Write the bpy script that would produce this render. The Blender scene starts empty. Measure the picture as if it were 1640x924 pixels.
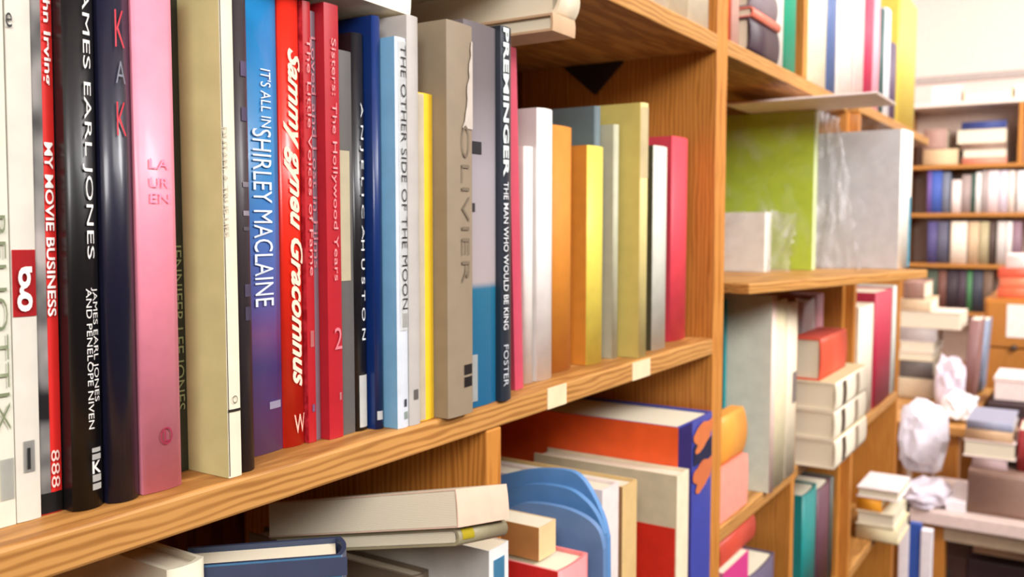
import bpy, bmesh, math, random
from mathutils import Vector, Matrix
random.seed(7)
S = bpy.context.scene
COL = S.collection
PI = math.pi
EYE = 1.45                                   # eye height above the floor; x runs along the shelves, y into them
F, TH, PT = 1440.0, math.radians(32.8), math.radians(3.99)

# ------------------------------------------------------------------ camera
FW = Vector((math.cos(TH)*math.cos(PT), math.sin(TH)*math.cos(PT), -math.sin(PT)))
RT = Vector((math.sin(TH), -math.cos(TH), 0))
UP = RT.cross(FW)
cd = bpy.data.cameras.new('camera'); cam = bpy.data.objects.new('camera', cd); COL.objects.link(cam)
cam.matrix_world = Matrix(((RT.x, UP.x, -FW.x, 0), (RT.y, UP.y, -FW.y, 0), (RT.z, UP.z, -FW.z, EYE), (0, 0, 0, 1)))
cd.sensor_width = 36.0; cd.lens = F/1640*36.0
cd.clip_start = 0.02; cd.clip_end = 60
cd.dof.use_dof = True; cd.dof.focus_distance = 0.46; cd.dof.aperture_fstop = 11.0
S.camera = cam

# ------------------------------------------------------------------ colour management, world, lights
S.view_settings.view_transform = 'Standard'; S.view_settings.look = 'None'
S.view_settings.gamma = 1.0; S.view_settings.use_curve_mapping = False
S.view_settings.exposure = -0.14
W = bpy.data.worlds.new('world'); S.world = W; W.use_nodes = True
bg = W.node_tree.nodes['Background']; bg.inputs[0].default_value = (1.0, 0.955, 0.92, 1); bg.inputs[1].default_value = 0.10

def area(name, loc, target, sx, sy, power, col=(1, 0.985, 0.975)):
    l = bpy.data.lights.new(name, 'AREA'); l.shape = 'RECTANGLE'; l.size = sx; l.size_y = sy; l.energy = power; l.color = col
    o = bpy.data.objects.new(name, l); COL.objects.link(o)
    o.location = (loc[0], loc[1], loc[2]+EYE)
    dv = Vector(target)-Vector(loc)
    o.rotation_euler = dv.to_track_quat('-Z', 'Y').to_euler()
    return o
area('ceiling_light', (-1.25, -0.75, 0.92), (0.5, 0.38, -0.1), 1.1, 0.7, 51)
area('ceiling_light', (0.5, -1.35, 1.05), (1.5, 0.35, 0.0), 1.2, 0.5, 19)
area('ceiling_light', (1.45, -1.3, 1.1), (2.5, 0.35, -0.2), 1.2, 0.6, 74)
area('ceiling_light', (3.7, -0.9, 1.15), (4.8, 0.35, 0.0), 1.2, 0.6, 84)

# ------------------------------------------------------------------ pixel -> place helpers (eye at the origin)
def ray(x, y): return FW*F + RT*(x-820) - UP*(y-462)
def onz(x, y, z): r = ray(x, y); return r*(z/r.z)
def ony(x, y, d): r = ray(x, y); return r*(d/r.y)
def onx(x, y, s): r = ray(x, y); return r*(s/r.x)

# ------------------------------------------------------------------ materials
def lin(c):
    return tuple(((v/255)/12.92 if v/255 <= 0.04045 else ((v/255+0.055)/1.055)**2.4) for v in c)
MATS = {}
def M(c, rough=0.55, coat=0.0, noise=0.06, scale=60.0):
    key = (tuple(c), rough, coat, noise, scale)
    if key in MATS: return MATS[key]
    m = bpy.data.materials.new('paint_%d_%d_%d' % tuple(c)); m.use_nodes = True
    nt = m.node_tree; b = nt.nodes['Principled BSDF']
    tc = nt.nodes.new('ShaderNodeTexCoord'); nz = nt.nodes.new('ShaderNodeTexNoise')
    nz.inputs['Scale'].default_value = scale; nz.inputs['Detail'].default_value = 3
    nt.links.new(tc.outputs['Object'], nz.inputs['Vector'])
    rp = nt.nodes.new('ShaderNodeValToRGB'); l = lin(c)
    rp.color_ramp.elements[0].position = 0.3; rp.color_ramp.elements[1].position = 0.7
    rp.color_ramp.elements[0].color = tuple(v*(1-noise) for v in l)+(1,)
    rp.color_ramp.elements[1].color = tuple(min(1, v*(1+noise)) for v in l)+(1,)
    nt.links.new(nz.outputs['Fac'], rp.inputs['Fac']); nt.links.new(rp.outputs['Color'], b.inputs['Base Color'])
    b.inputs['Roughness'].default_value = rough
    b.inputs['Coat Weight'].default_value = coat; b.inputs['Coat Roughness'].default_value = 0.15
    MATS[key] = m; return m

def grad_mat(name, stops, rough=0.35, coat=0.3, noise=0.0):
    """printed bands that change up the height of a cover (generated z, 0 foot .. 1 head)"""
    m = bpy.data.materials.new(name); m.use_nodes = True
    nt = m.node_tree; b = nt.nodes['Principled BSDF']
    tc = nt.nodes.new('ShaderNodeTexCoord'); sp = nt.nodes.new('ShaderNodeSeparateXYZ')
    nt.links.new(tc.outputs['Generated'], sp.inputs[0])
    rp = nt.nodes.new('ShaderNodeValToRGB')
    els = rp.color_ramp.elements
    while len(els) < len(stops): els.new(0.5)
    for e, (p, c) in zip(els, stops): e.position = p; e.color = lin(c)+(1,)
    src = sp.outputs['Z']
    if noise:
        nz = nt.nodes.new('ShaderNodeTexNoise'); nz.inputs['Scale'].default_value = 25
        nt.links.new(tc.outputs['Object'], nz.inputs['Vector'])
        ad = nt.nodes.new('ShaderNodeMath'); ad.operation = 'MULTIPLY_ADD'; ad.inputs[1].default_value = noise
        nt.links.new(nz.outputs['Fac'], ad.inputs[0]); nt.links.new(src, ad.inputs[2]); src = ad.outputs[0]
    nt.links.new(src, rp.inputs['Fac']); nt.links.new(rp.outputs['Color'], b.inputs['Base Color'])
    b.inputs['Roughness'].default_value = rough; b.inputs['Coat Weight'].default_value = coat
    return m

def photo_mat(name, dark, light, scale=35, rough=0.35):
    m = bpy.data.materials.new(name); m.use_nodes = True
    nt = m.node_tree; b = nt.nodes['Principled BSDF']
    tc = nt.nodes.new('ShaderNodeTexCoord'); nz = nt.nodes.new('ShaderNodeTexNoise')
    nz.inputs['Scale'].default_value = scale; nz.inputs['Detail'].default_value = 2
    nt.links.new(tc.outputs['Object'], nz.inputs['Vector'])
    rp = nt.nodes.new('ShaderNodeValToRGB'); rp.color_ramp.elements[0].position = 0.38; rp.color_ramp.elements[1].position = 0.62
    rp.color_ramp.elements[0].color = lin(dark)+(1,); rp.color_ramp.elements[1].color = lin(light)+(1,)
    nt.links.new(nz.outputs['Fac'], rp.inputs['Fac']); nt.links.new(rp.outputs['Color'], b.inputs['Base Color'])
    b.inputs['Roughness'].default_value = rough
    return m

def wood(name, axis, c1=(156, 104, 50), c2=(194, 140, 76), rings=16.0, knots=True):
    m = bpy.data.materials.new(name); m.use_nodes = True
    nt = m.node_tree; b = nt.nodes['Principled BSDF']
    tc = nt.nodes.new('ShaderNodeTexCoord'); mp = nt.nodes.new('ShaderNodeMapping')
    sc = [1.0, 1.0, 1.0]; sc[axis] = 0.13
    mp.inputs['Scale'].default_value = sc
    nt.links.new(tc.outputs['Object'], mp.inputs['Vector'])
    wv = nt.nodes.new('ShaderNodeTexWave'); wv.wave_type = 'BANDS'; wv.bands_direction = 'Z' if axis == 0 else 'Y'
    wv.inputs['Scale'].default_value = rings*4; wv.inputs['Distortion'].default_value = 7.0
    wv.inputs['Detail'].default_value = 2.0; wv.inputs['Detail Scale'].default_value = 1.2
    nt.links.new(mp.outputs[0], wv.inputs['Vector'])
    nz = nt.nodes.new('ShaderNodeTexNoise'); nz.inputs['Scale'].default_value = 130; nz.inputs['Detail'].default_value = 4
    nt.links.new(mp.outputs[0], nz.inputs['Vector'])
    mx = nt.nodes.new('ShaderNodeMix'); mx.data_type = 'FLOAT'; mx.inputs[0].default_value = 0.45
    nt.links.new(wv.outputs['Fac'], mx.inputs[2]); nt.links.new(nz.outputs['Fac'], mx.inputs[3])
    rp = nt.nodes.new('ShaderNodeValToRGB'); rp.color_ramp.elements[0].position = 0.22; rp.color_ramp.elements[1].position = 0.62
    rp.color_ramp.elements[0].color = lin(c1)+(1,); rp.color_ramp.elements[1].color = lin(c2)+(1,)
    nt.links.new(mx.outputs[0], rp.inputs['Fac']); nt.links.new(rp.outputs['Color'], b.inputs['Base Color'])
    b.inputs['Roughness'].default_value = 0.5; b.inputs['Specular IOR Level'].default_value = 0.3
    return m
WOOD_X = wood('oak_along', 0); WOOD_Z = wood('oak_upright', 2, (164, 100, 36), (194, 128, 56))
WOOD_BACK = wood('stained_back', 2, (92, 48, 20), (122, 66, 28))
WOOD_D = wood('dark_oak', 0, (150, 92, 36), (190, 128, 58))

def page_material():
    m = bpy.data.materials.new('paper_edges'); m.use_nodes = True
    nt = m.node_tree; b = nt.nodes['Principled BSDF']
    tc = nt.nodes.new('ShaderNodeTexCoord'); wv = nt.nodes.new('ShaderNodeTexWave'); wv.bands_direction = 'X'
    wv.inputs['Scale'].default_value = 320; wv.inputs['Distortion'].default_value = 1.5
    nt.links.new(tc.outputs['Object'], wv.inputs['Vector'])
    rp = nt.nodes.new('ShaderNodeValToRGB')
    rp.color_ramp.elements[0].color = lin((206, 194, 166))+(1,); rp.color_ramp.elements[1].color = lin((236, 226, 204))+(1,)
    nt.links.new(wv.outputs['Fac'], rp.inputs['Fac']); nt.links.new(rp.outputs['Color'], b.inputs['Base Color'])
    b.inputs['Roughness'].default_value = 0.85
    return m
PAGES = page_material()

def film_material(lo=.02, hi=.22):
    m = bpy.data.materials.new('clear_plastic_film'); m.use_nodes = True
    nt = m.node_tree; nt.nodes.clear()
    out = nt.nodes.new('ShaderNodeOutputMaterial'); mix = nt.nodes.new('ShaderNodeMixShader')
    tr = nt.nodes.new('ShaderNodeBsdfTransparent'); tr.inputs[0].default_value = (0.97, 0.97, 0.98, 1)
    gl = nt.nodes.new('ShaderNodeBsdfPrincipled'); gl.inputs['Base Color'].default_value = (0.9, 0.88, 0.9, 1)
    gl.inputs['Roughness'].default_value = 0.18
    tc = nt.nodes.new('ShaderNodeTexCoord'); nz = nt.nodes.new('ShaderNodeTexNoise'); nz.inputs['Scale'].default_value = 14
    nz.inputs['Detail'].default_value = 2; nz.inputs['Distortion'].default_value = 1.2
    nt.links.new(tc.outputs['Object'], nz.inputs['Vector'])
    rp = nt.nodes.new('ShaderNodeValToRGB'); rp.color_ramp.elements[0].position = 0.48; rp.color_ramp.elements[1].position = 0.72
    rp.color_ramp.elements[0].color = (lo, lo, lo, 1); rp.color_ramp.elements[1].color = (hi, hi, hi, 1)
    nt.links.new(nz.outputs['Fac'], rp.inputs['Fac'])
    bp = nt.nodes.new('ShaderNodeBump'); bp.inputs['Strength'].default_value = 0.5; bp.inputs['Distance'].default_value = 0.004
    nt.links.new(nz.outputs['Fac'], bp.inputs['Height']); nt.links.new(bp.outputs[0], gl.inputs['Normal'])
    nt.links.new(rp.outputs[0], mix.inputs[0]); nt.links.new(tr.outputs[0], mix.inputs[1]); nt.links.new(gl.outputs[0], mix.inputs[2])
    nt.links.new(mix.outputs[0], out.inputs[0])
    return m
FILM = film_material(); FILM_MILKY = film_material(.2, .75)

# ------------------------------------------------------------------ object helpers
def link(name, bm, mats, parent=None):
    me = bpy.data.meshes.new(name); bm.to_mesh(me); bm.free()
    o = bpy.data.objects.new(name, me); COL.objects.link(o)
    for m in (mats if isinstance(mats, (list, tuple)) else [mats]): me.materials.append(m)
    if parent: o.parent = parent
    return o
def tag(o, label, cat, group=None):
    o['label'] = label; o['category'] = cat
    if group: o['group'] = group
    return o
def thing(name, label, cat, mat, group=None):
    o = bpy.data.objects.new(name, None); o.empty_display_size = 0.03; COL.objects.link(o)
    o.matrix_world = mat; return tag(o, label, cat, group)
def add_box(bm, x0, x1, y0, y1, z0, z1, mi=0, bev=0.0):
    vs = [bm.verts.new((x, y, z)) for z in (z0, z1) for y in (y0, y1) for x in (x0, x1)]
    fs = [bm.faces.new([vs[i] for i in q]) for q in ((0, 2, 3, 1), (4, 5, 7, 6), (0, 1, 5, 4), (2, 6, 7, 3), (0, 4, 6, 2), (1, 3, 7, 5))]
    for f in fs: f.material_index = mi
    if bev:
        bmesh.ops.bevel(bm, geom=list({e for f in fs for e in f.edges}), offset=bev, segments=2, affect='EDGES', profile=0.5)
    return fs
def wbox(name, x0, x1, y0, y1, z0, z1, mat, parent=None, bev=0.0015):
    """a board at eye-relative coordinates, parented to an Empty that has no rotation"""
    bm = bmesh.new(); L = parent.location if parent else Vector((0, 0, 0))
    cx, cy, cz = (x0+x1)/2, (y0+y1)/2, (z0+z1)/2
    add_box(bm, x0-cx, x1-cx, y0-cy, y1-cy, z0-cz, z1-cz, 0, bev)
    o = link(name, bm, mat, parent); o.location = Vector((cx, cy, cz+EYE))-L
    return o
def structure(o): o['kind'] = 'structure'; return o

# ------------------------------------------------------------------ books
def spine_y(x, w, bulge): return bulge*min(1.0, abs(2*x/w))**2.2
def cover_bm(w, h, dep, t, bulge, n=8):
    outer = [(-w/2, dep)]+[(-w/2+w*i/n, spine_y(-w/2+w*i/n, w, bulge)) for i in range(n+1)]+[(w/2, dep)]
    wi = w-2*t
    inner = [(-wi/2, dep)]+[(-wi/2+wi*i/n, spine_y(-wi/2+wi*i/n, wi, bulge)+t) for i in range(n+1)]+[(wi/2, dep)]
    bm = bmesh.new()
    def row(pts, z): return [bm.verts.new((x, y, z)) for x, y in pts]
    ob, ot, ib, it = row(outer, 0), row(outer, h), row(inner, 0), row(inner, h)
    k = len(outer)
    for i in range(k-1):
        f = bm.faces.new((ob[i], ob[i+1], ot[i+1], ot[i]))
        f.material_index = 1 if i == 0 else (2 if i == k-2 else 0)
        f.smooth = 0 < i < k-2 and bulge > 0.001
        bm.faces.new((ib[i+1], ib[i], it[i], it[i+1]))
        bm.faces.new((ot[i], ot[i+1], it[i+1], it[i])); bm.faces.new((ob[i+1], ob[i], ib[i], ib[i+1]))
    bm.faces.new((ob[0], ot[0], it[0], ib[0])); bm.faces.new((ob[-1], ib[-1], it[-1], ot[-1]))
    bmesh.ops.recalc_face_normals(bm, faces=bm.faces[:])
    return bm
def pages_bm(w, h, dep, t, inset, bulge):
    bm = bmesh.new()
    add_box(bm, -w/2+t+.0002, w/2-t-.0002, t+bulge*1.02+.0003, dep-inset, inset, h-inset)
    return bm

class Book:
    """root: local x = thickness, y = from the spine inwards, z = foot to head"""
    def __init__(self, label, w, h, dep, mat4, spine, side=None, other=None, hard=True, bulge=None, name=None, cat='book', group=None, lift=True):
        self.w, self.h, self.dep = w, h, dep
        self.bulge = (0.003 if hard else 0.0005) if bulge is None else bulge
        self.bulge = min(self.bulge, w*0.25)
        t = min(0.0024, w*0.14) if hard else min(0.0007, w*0.1)
        m = mat4.copy(); m.translation.z += EYE
        self.root = thing(name or ('hardback_book' if hard else 'paperback_book'), label, cat, m, group)
        sp = spine if not isinstance(spine, tuple) else M(spine)
        sd = sp if side is None else (side if not isinstance(side, tuple) else M(side))
        ot = sd if other is None else (other if not isinstance(other, tuple) else M(other))
        self.cover = link('cover', cover_bm(w, h, dep, t, self.bulge), [sp, sd, ot], self.root)
        self.pages = link('page_block', pages_bm(w, h, dep, t, 0.003 if hard else 0.0004, self.bulge), PAGES, self.root)
    def plate(self, name, z0, z1, f0, f1, c, lift=0.0004, label=None):
        """a printed or stuck panel on the spine; f0..f1 across it"""
        w = self.w; x0, x1 = -w/2+f0*w, -w/2+f1*w; n = 6; bm = bmesh.new(); rows = []
        for z in (z0, z1):
            rows.append([bm.verts.new((x0+(x1-x0)*i/n, spine_y(x0+(x1-x0)*i/n, w, self.bulge)-lift, z)) for i in range(n+1)])
        for i in range(n): bm.faces.new((rows[0][i], rows[0][i+1], rows[1][i+1], rows[1][i]))
        bmesh.ops.solidify(bm, geom=bm.faces[:], thickness=-min(lift*.7, .0004))
        o = link(name, bm, M(c) if isinstance(c, tuple) else c, self.root)
        if label: o['label'] = label
        return o
    def side_plate(self, name, y0, y1, z0, z1, c, label=None):
        bm = bmesh.new(); add_box(bm, -self.w/2-.0006, -self.w/2-.0001, y0, y1, z0, z1)
        o = link(name, bm, M(c) if isinstance(c, tuple) else c, self.root)
        if label: o['label'] = label
        return o
    def text(self, s, z0, z1, f0, f1, c, name='spine_title', upright=False, shear=0.0, bold=0.0, gap=1.0, lift=0.0009, up_read=False):
        cu = bpy.data.curves.new('t', 'FONT'); cu.body = s; cu.shear = shear; cu.offset = bold; cu.space_character = gap; cu.space_line = 0.85
        cu.resolution_u = 3
        to = bpy.data.objects.new('t', cu); COL.objects.link(to)
        bpy.context.view_layer.update()
        me = bpy.data.meshes.new_from_object(to.evaluated_get(bpy.context.evaluated_depsgraph_get()))
        bpy.data.objects.remove(to); bpy.data.curves.remove(cu)
        xs = [v.co.x for v in me.vertices]; ys = [v.co.y for v in me.vertices]
        ax, bx, ay, by = min(xs), max(xs), min(ys), max(ys)
        w = self.w; X0, X1 = -w/2+f0*w, -w/2+f1*w
        for v in me.vertices:
            u, q = (v.co.x-ax)/(bx-ax), (v.co.y-ay)/(by-ay)
            if upright: X, Z = X0+(X1-X0)*u, z0+(z1-z0)*q
            else: X, Z = X0+(X1-X0)*q, z1-(z1-z0)*u
            v.co = (X, spine_y(X, w, self.bulge)-lift, Z)
        me.materials.append(M(c, noise=0.0)); me.name = name
        o = bpy.data.objects.new(name, me); COL.objects.link(o); o.parent = self.root
        return o

def RotZ(a): return Matrix.Rotation(a, 4, 'Z')
def UB(label, x1, yb, zs, c, x0=None, s0=None, yt=None, h=0.24, dep=0.15, lean=0.0, w=None, yaw=0.0, **k):
    """upright book on a shelf at height zs whose spine's foot corner stands at photo point (x1, yb)"""
    p = onz(x1, yb, zs)
    if s0 is None:
        s0 = p.x-w if w else ony(x0, yb, p.y).x
    w = p.x-s0
    if yt is not None: h = ony(x1, yt, p.y).z-zs
    pv = w if lean > 0 else 0.0
    mat = Matrix.Translation((s0+pv, p.y, zs+.0002)) @ Matrix.Rotation(lean, 4, 'Y') @ RotZ(yaw) @ Matrix.Translation((w/2-pv, 0, 0))
    b = Book(label, w, h, dep, mat, c, **k)
    b.s0, b.s1, b.d, b.zs = s0, p.x, p.y, zs
    xm = (s0+p.x)/2
    def Z(y):                                  # photo row -> height above the book's foot
        r0 = Vector((xm, p.y, 0)); u = (r0@RT if False else r0.dot(RT)); f = r0.dot(Vector((math.cos(TH), math.sin(TH), 0)))
        tt = (462-y)/F; return f*(math.tan(math.atan(tt)-PT))-zs
    b.Z = Z
    return b
FLAT_AISLE = Matrix(((0, 0, -1, 0), (0, 1, 0, 0), (1, 0, 0, 0), (0, 0, 0, 1)))     # lying, spine to the aisle
FLAT_CAM = Matrix(((0, 1, 0, 0), (0, 0, 1, 0), (1, 0, 0, 0), (0, 0, 0, 1)))        # lying, spine facing back along the shelf
FLAT_FORE = Matrix(((0, -1, 0, 0), (0, 0, -1, 0), (1, 0, 0, 0), (0, 0, 0, 1)))     # lying, page edges facing back along the shelf
STAND_CAM = Matrix(((0, 1, 0, 0), (-1, 0, 0, 0), (0, 0, 1, 0), (0, 0, 0, 1)))      # upright, spine facing back along the shelf
def LB(label, s, x0, x1, y0, y1, c, length=0.16, way='cam', z0=None, yaw=0.0, **k):
    """lying book whose near face stands at distance s and fills photo columns x0..x1, rows y0..y1"""
    a, b_ = onx(x1, y1, s), onx(x0, y1, s)
    zb = a.z if z0 is None else z0; th = onx(x1, y0, s).z-zb; zm = zb+th/2
    d0, d1 = a.y, b_.y
    if way == 'aisle':
        m = Matrix.Translation((s, d0, zm)) @ RotZ(yaw) @ Matrix.Translation((length, 0, 0)) @ FLAT_AISLE
        bk = Book(label, th, length, d1-d0, m, c, **k)
    elif way == 'cam':
        m = Matrix.Translation((s, d0, zm)) @ RotZ(yaw) @ FLAT_CAM
        bk = Book(label, th, d1-d0, length, m, c, **k)
    else:
        m = Matrix.Translation((s, d1, zm)) @ RotZ(yaw) @ Matrix.Translation((length, 0, 0)) @ FLAT_FORE
        bk = Book(label, th, d1-d0, length, m, c, **k)
    bk.ztop = zb+th; bk.zb = zb
    return bk
def SB(label, s, x0, x1, y0, y1, c, dep=0.15, z0=None, lean=0.0, **k):
    """upright book with its spine at distance s facing back along the aisle"""
    a, b_ = onx(x1, y1, s), onx(x0, y1, s); zb = a.z if z0 is None else z0
    w = b_.y-a.y; h = onx(x1, y0, s).z-zb
    m = Matrix.Translation((s, (a.y+b_.y)/2, zb+.0002)) @ Matrix.Rotation(lean, 4, 'X') @ STAND_CAM
    return Book(label, w, h, dep, m, c, **k)

#__SETTING__
# ------------------------------------------------------------------ the room
FL = -EYE
structure(wbox('floor', -1.5, 6.2, -2.6, 1.0, FL-.05, FL, M((58, 46, 40), 0.7), None, 0))
structure(wbox('wall_left', -1.5, 6.2, 0.90, 1.0, FL, 1.32, M((238, 226, 220), 0.8), None, 0))
structure(wbox('wall_far', 5.75, 5.85, -2.6, 0.9, FL, 1.32, M((236, 212, 202), 0.8), None, 0))
structure(wbox('wall_right', -1.5, 6.2, -2.7, -2.6, FL, 1.32, M((120, 88, 66), 0.8), None, 0))
structure(wbox('wall_back', -1.6, -1.5, -2.6, 0.9, FL, 1.32, M((150, 120, 98), 0.8), None, 0))
structure(wbox('ceiling', -1.5, 6.2, -2.6, 1.0, 1.32, 1.40, M((246, 240, 236), 0.8), None, 0))

# ------------------------------------------------------------------ bookcases
DF = 0.36; DB = 0.62
MAIN_T, MAIN_B = -.128, -.147
UPP_T, UPP_B = .214, .195
LOW_T, LOW_B = -.359, -.378
def bookcase(label, x, g='bookcases along the wall'):
    return thing('bookcase', label, 'bookcase', Matrix.Translation((x, DF, 0)), g)
def sticker(shelf, x0, x1, z0, z1, c=(232, 208, 168)):
    """paper strip stuck on the shelf's front edge"""
    bm = bmesh.new(); L = shelf.location+shelf.parent.location
    yf = min(v.co.y for v in shelf.data.vertices)
    add_box(bm, x0-L.x, x1-L.x, yf-.0009, yf-.0001, z0+EYE-L.z, z1+EYE-L.z)
    return link('price_label', bm, M(c), shelf)

c1 = bookcase('open oak bookcase holding the sharp row of biographies', -.1)
BK_L, BK_R = -.16, .983
wbox('upright', BK_L, BK_L+.019, DF, DB, FL, 1.05, WOOD_Z, c1)
wbox('upright', BK_R, BK_R+.0165, DF, DB, FL, 1.05, WOOD_Z, c1)
wbox('upright', .5255, .5445, DF, DB, FL, MAIN_B, WOOD_Z, c1)
mshelf = wbox('shelf', BK_L+.019, BK_R, DF, DB, MAIN_B, MAIN_T, WOOD_X, c1, .002)
ushelf = wbox('shelf', BK_L+.019, BK_R, DF, DB, UPP_B, UPP_T, WOOD_X, c1, .002)
B1L = -.455
wbox('shelf', BK_L+.019, .5255, DF, DB, B1L-.019, B1L, WOOD_X, c1, .002)
wbox('shelf', .5445, BK_R, DF, DB, B1L-.019, B1L, WOOD_X, c1, .002)
wbox('back_panel', BK_L, BK_R+.0165, DB, DB+.006, FL, 1.05, WOOD_BACK, c1, 0)
for (xa, xb, yy) in ((876, 906, 632), (1012, 1040, 595)):
    a, b_ = ony(xa, yy, DF), ony(xb, yy, DF)
    sticker(mshelf, a.x, b_.x, MAIN_B+.001, MAIN_T-.001)

c2 = bookcase('second oak bookcase, with the bagged green book on its display board', 1.3)
C2L, C2R = 1.0005, 1.62
wbox('upright', C2L, C2L+.0165, DF, DB, FL, 1.05, WOOD_Z, c2)
wbox('upright', 1.320, 1.338, DF, DB, FL, -.105, WOOD_Z, c2)
wbox('upright', 1.335, 1.357, DF, DB, UPP_T, 1.05, WOOD_Z, c2)
wbox('upright', C2R, C2R+.018, DF, DB, FL, UPP_B, WOOD_Z, c2)
wbox('shelf', C2L+.0165, C2R, DF, DB, UPP_B, UPP_T, WOOD_X, c2, .002)
wbox('shelf', C2L+.0165, 1.320, DF, DB, LOW_B, LOW_T, WOOD_X, c2, .002)
wbox('shelf', 1.338, C2R, DF, DB, LOW_B, LOW_T, WOOD_X, c2, .002)
B2L = -.62
wbox('shelf', C2L+.0165, C2R, DF, DB, B2L-.019, B2L, WOOD_X, c2, .002)
wbox('back_panel', C2L, C2R+.018, DB, DB+.006, FL, 1.05, WOOD_BACK, c2, 0)

D3 = .345
c3 = bookcase('last oak bookcase of the row, standing slightly proud', 1.9)
C3L, C3R = 1.639, 2.08
wbox('upright', C3L, C3L+.018, D3, DB, FL, UPP_B, WOOD_Z, c3)
wbox('upright', C3R, C3R+.018, D3, DB, FL, UPP_B, WOOD_Z, c3)
wbox('shelf', C3L, 2.42, D3, DB, UPP_B, UPP_T, WOOD_X, c3, .002)
wbox('shelf', C3L+.018, C3R, D3, DB, LOW_B, LOW_T, WOOD_X, c3, .002)
wbox('shelf', C3L+.018, C3R, D3, DB, B2L-.019, B2L, WOOD_X, c3, .002)
wbox('back_panel', C3L, C3R+.018, DB, DB+.006, FL, UPP_B, WOOD_BACK, c3, 0)

# the long display board, laid a little askew and sticking out past the front
PLK_T, PLK_B = -.068, -.081
pa, pb = onz(1160, 477, PLK_B), onz(1474, 447, PLK_B)
ang = math.atan2(pb.y-pa.y, pb.x-pa.x)
pl = (pb-pa).length
t = thing('display_board', 'long pale wooden board carrying the plastic-wrapped green and grey books', 'shelf board', Matrix.Translation((1.035, pa.y-.01, PLK_B+EYE)) @ RotZ(ang))
bm = bmesh.new(); add_box(bm, 0, pl-.02, 0, .26, 0, PLK_T-PLK_B, 0, .002); link('board', bm, WOOD_X, t)

#__ROW1__
# ------------------------------------------------------------------ main row, nearest bay: spines from the near end of the shelf
G1 = 'biographies on the sharp middle shelf'
G = {}
def row(key, *a, **k):
    k.setdefault('group', G1); b = UB(*a, **k); G[key] = b; return b
z = MAIN_T
WH = (232, 228, 216)
b = row('a', 'white paperback with an outlined sideways title, first at the shelf end', 27, 840, z, (216, 214, 196), s0=.174, h=.25, hard=False, lean=.012)
b.text('BELIOTTIX', b.Z(700), b.Z(345), .74, .94, (120, 128, 96), bold=-.012)
b.plate('spine_label', b.Z(812), b.Z(745), .78, .98, (205, 205, 196))
PH = photo_mat('bw_photo_print', (50, 48, 50), (225, 222, 216), 30)
b = row('b', 'white paperback with a red square and a large lowercase g', 67, 829, z, (212, 206, 192), s0=G['a'].s1+.0004, h=.25, hard=False, lean=.014)
b.plate('spine_square', b.Z(508), b.Z(401), .02, .98, (206, 30, 36))
b.text('g', b.Z(500), b.Z(428), .14, .76, (240, 236, 226), upright=True, bold=.012, lift=.0014)
b.text('e', b.Z(46), b.Z(22), -.02, .22, (30, 30, 30), upright=True, name='spine_letter')
b.plate('spine_label', b.Z(757), b.Z(707), .3, .75, (178, 176, 170))
b.plate('barcode', b.Z(752), b.Z(718), .42, .55, (60, 60, 60), lift=.0008)
b = row('c', 'thin red paperback with small white capitals beside the black hardback', 101, 818, z, (216, 34, 28), s0=G['b'].s1+.0006, h=.25, hard=False, side=PH, lean=.013)
b.plate('photo_strip', b.Z(789), b.h-.001, 0, .44, PH, label='black and white photograph wrapping onto the spine')
b.text('John Irving', b.Z(135), b.Z(-40), .46, .88, (250, 240, 232), bold=.02)
b.text('MY MOVIE BUSINESS', b.Z(508), b.Z(228), .46, .86, (250, 240, 232), bold=.02, name='spine_title')
b.text('888', b.Z(782), b.Z(722), .46, .86, (240, 200, 190), name='publisher_mark')
b.plate('spine_foot', 0.0005, b.Z(789), 0, 1, (26, 24, 24))
b = row('d', 'thick black hardback with a large white capital title', 172, 809, z, M((17, 15, 17), .4, .12), s0=G['c'].s1+.0008, h=.25, lean=.011)
b.text('JAMES EARL JONES', b.Z(416), b.Z(-40), .42, .74, (235, 232, 226))
b.text('JAMES EARL JONES\nAND PENELOPE NIVEN', b.Z(688), b.Z(462), .42, .82, (225, 222, 216), name='spine_author')
for (ya, yb_) in ((786, 776), (773, 762), (738, 729), (726, 719)):
    b.plate('publisher_mark', b.Z(ya), b.Z(yb_), .5, .82, (222, 220, 214), lift=.0009)
b.text('K', b.Z(760), b.Z(740), .5, .82, (222, 220, 214), upright=True, bold=.02, name='publisher_mark')
b = row('e', 'glossy navy hardback with three stacked red and grey letters', 231, 796, z, M((24, 24, 44), .35, .3), s0=G['d'].s1+.001, h=.25, bulge=.006, lean=.008)
for (ch, ya, yb_, c) in (('K', 76, 16, (196, 30, 52)), ('A', 134, 98, (120, 122, 134)), ('K', 218, 164, (196, 30, 52))):
    b.text(ch, b.Z(ya), b.Z(yb_), .36, .66, c, upright=True, name='spine_letter', bold=-.01)
b = row('f', 'bright pink hardback with a small round emblem at its foot', 294, 777, z, M((236, 140, 160), .45, .15), s0=G['e'].s1+.0012, h=.25, bulge=.0015, lean=.003)
for i, yy in enumerate((255, 285, 310)):
    b.text('LAUREN'[i*2:i*2+2], b.Z(yy+16), b.Z(yy), .3, .8, (243, 144, 174), upright=True, name='spine_letter')
def ring(b, z, f, r, c, name='round_emblem'):
    bm = bmesh.new(); w = b.w; cx = -w/2+f*w; n = 24; A = []
    for rr in (r, r*.8):
        A.append([bm.verts.new((cx+rr*math.cos(2*PI*i/n), spine_y(cx+rr*math.cos(2*PI*i/n), w, b.bulge)-.0008, z+rr*1.25*math.sin(2*PI*i/n))) for i in range(n)])
    for i in range(n): bm.faces.new((A[0][i], A[0][(i+1) % n], A[1][(i+1) % n], A[1][i]))
    return link(name, bm, M(c), b.root)
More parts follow.
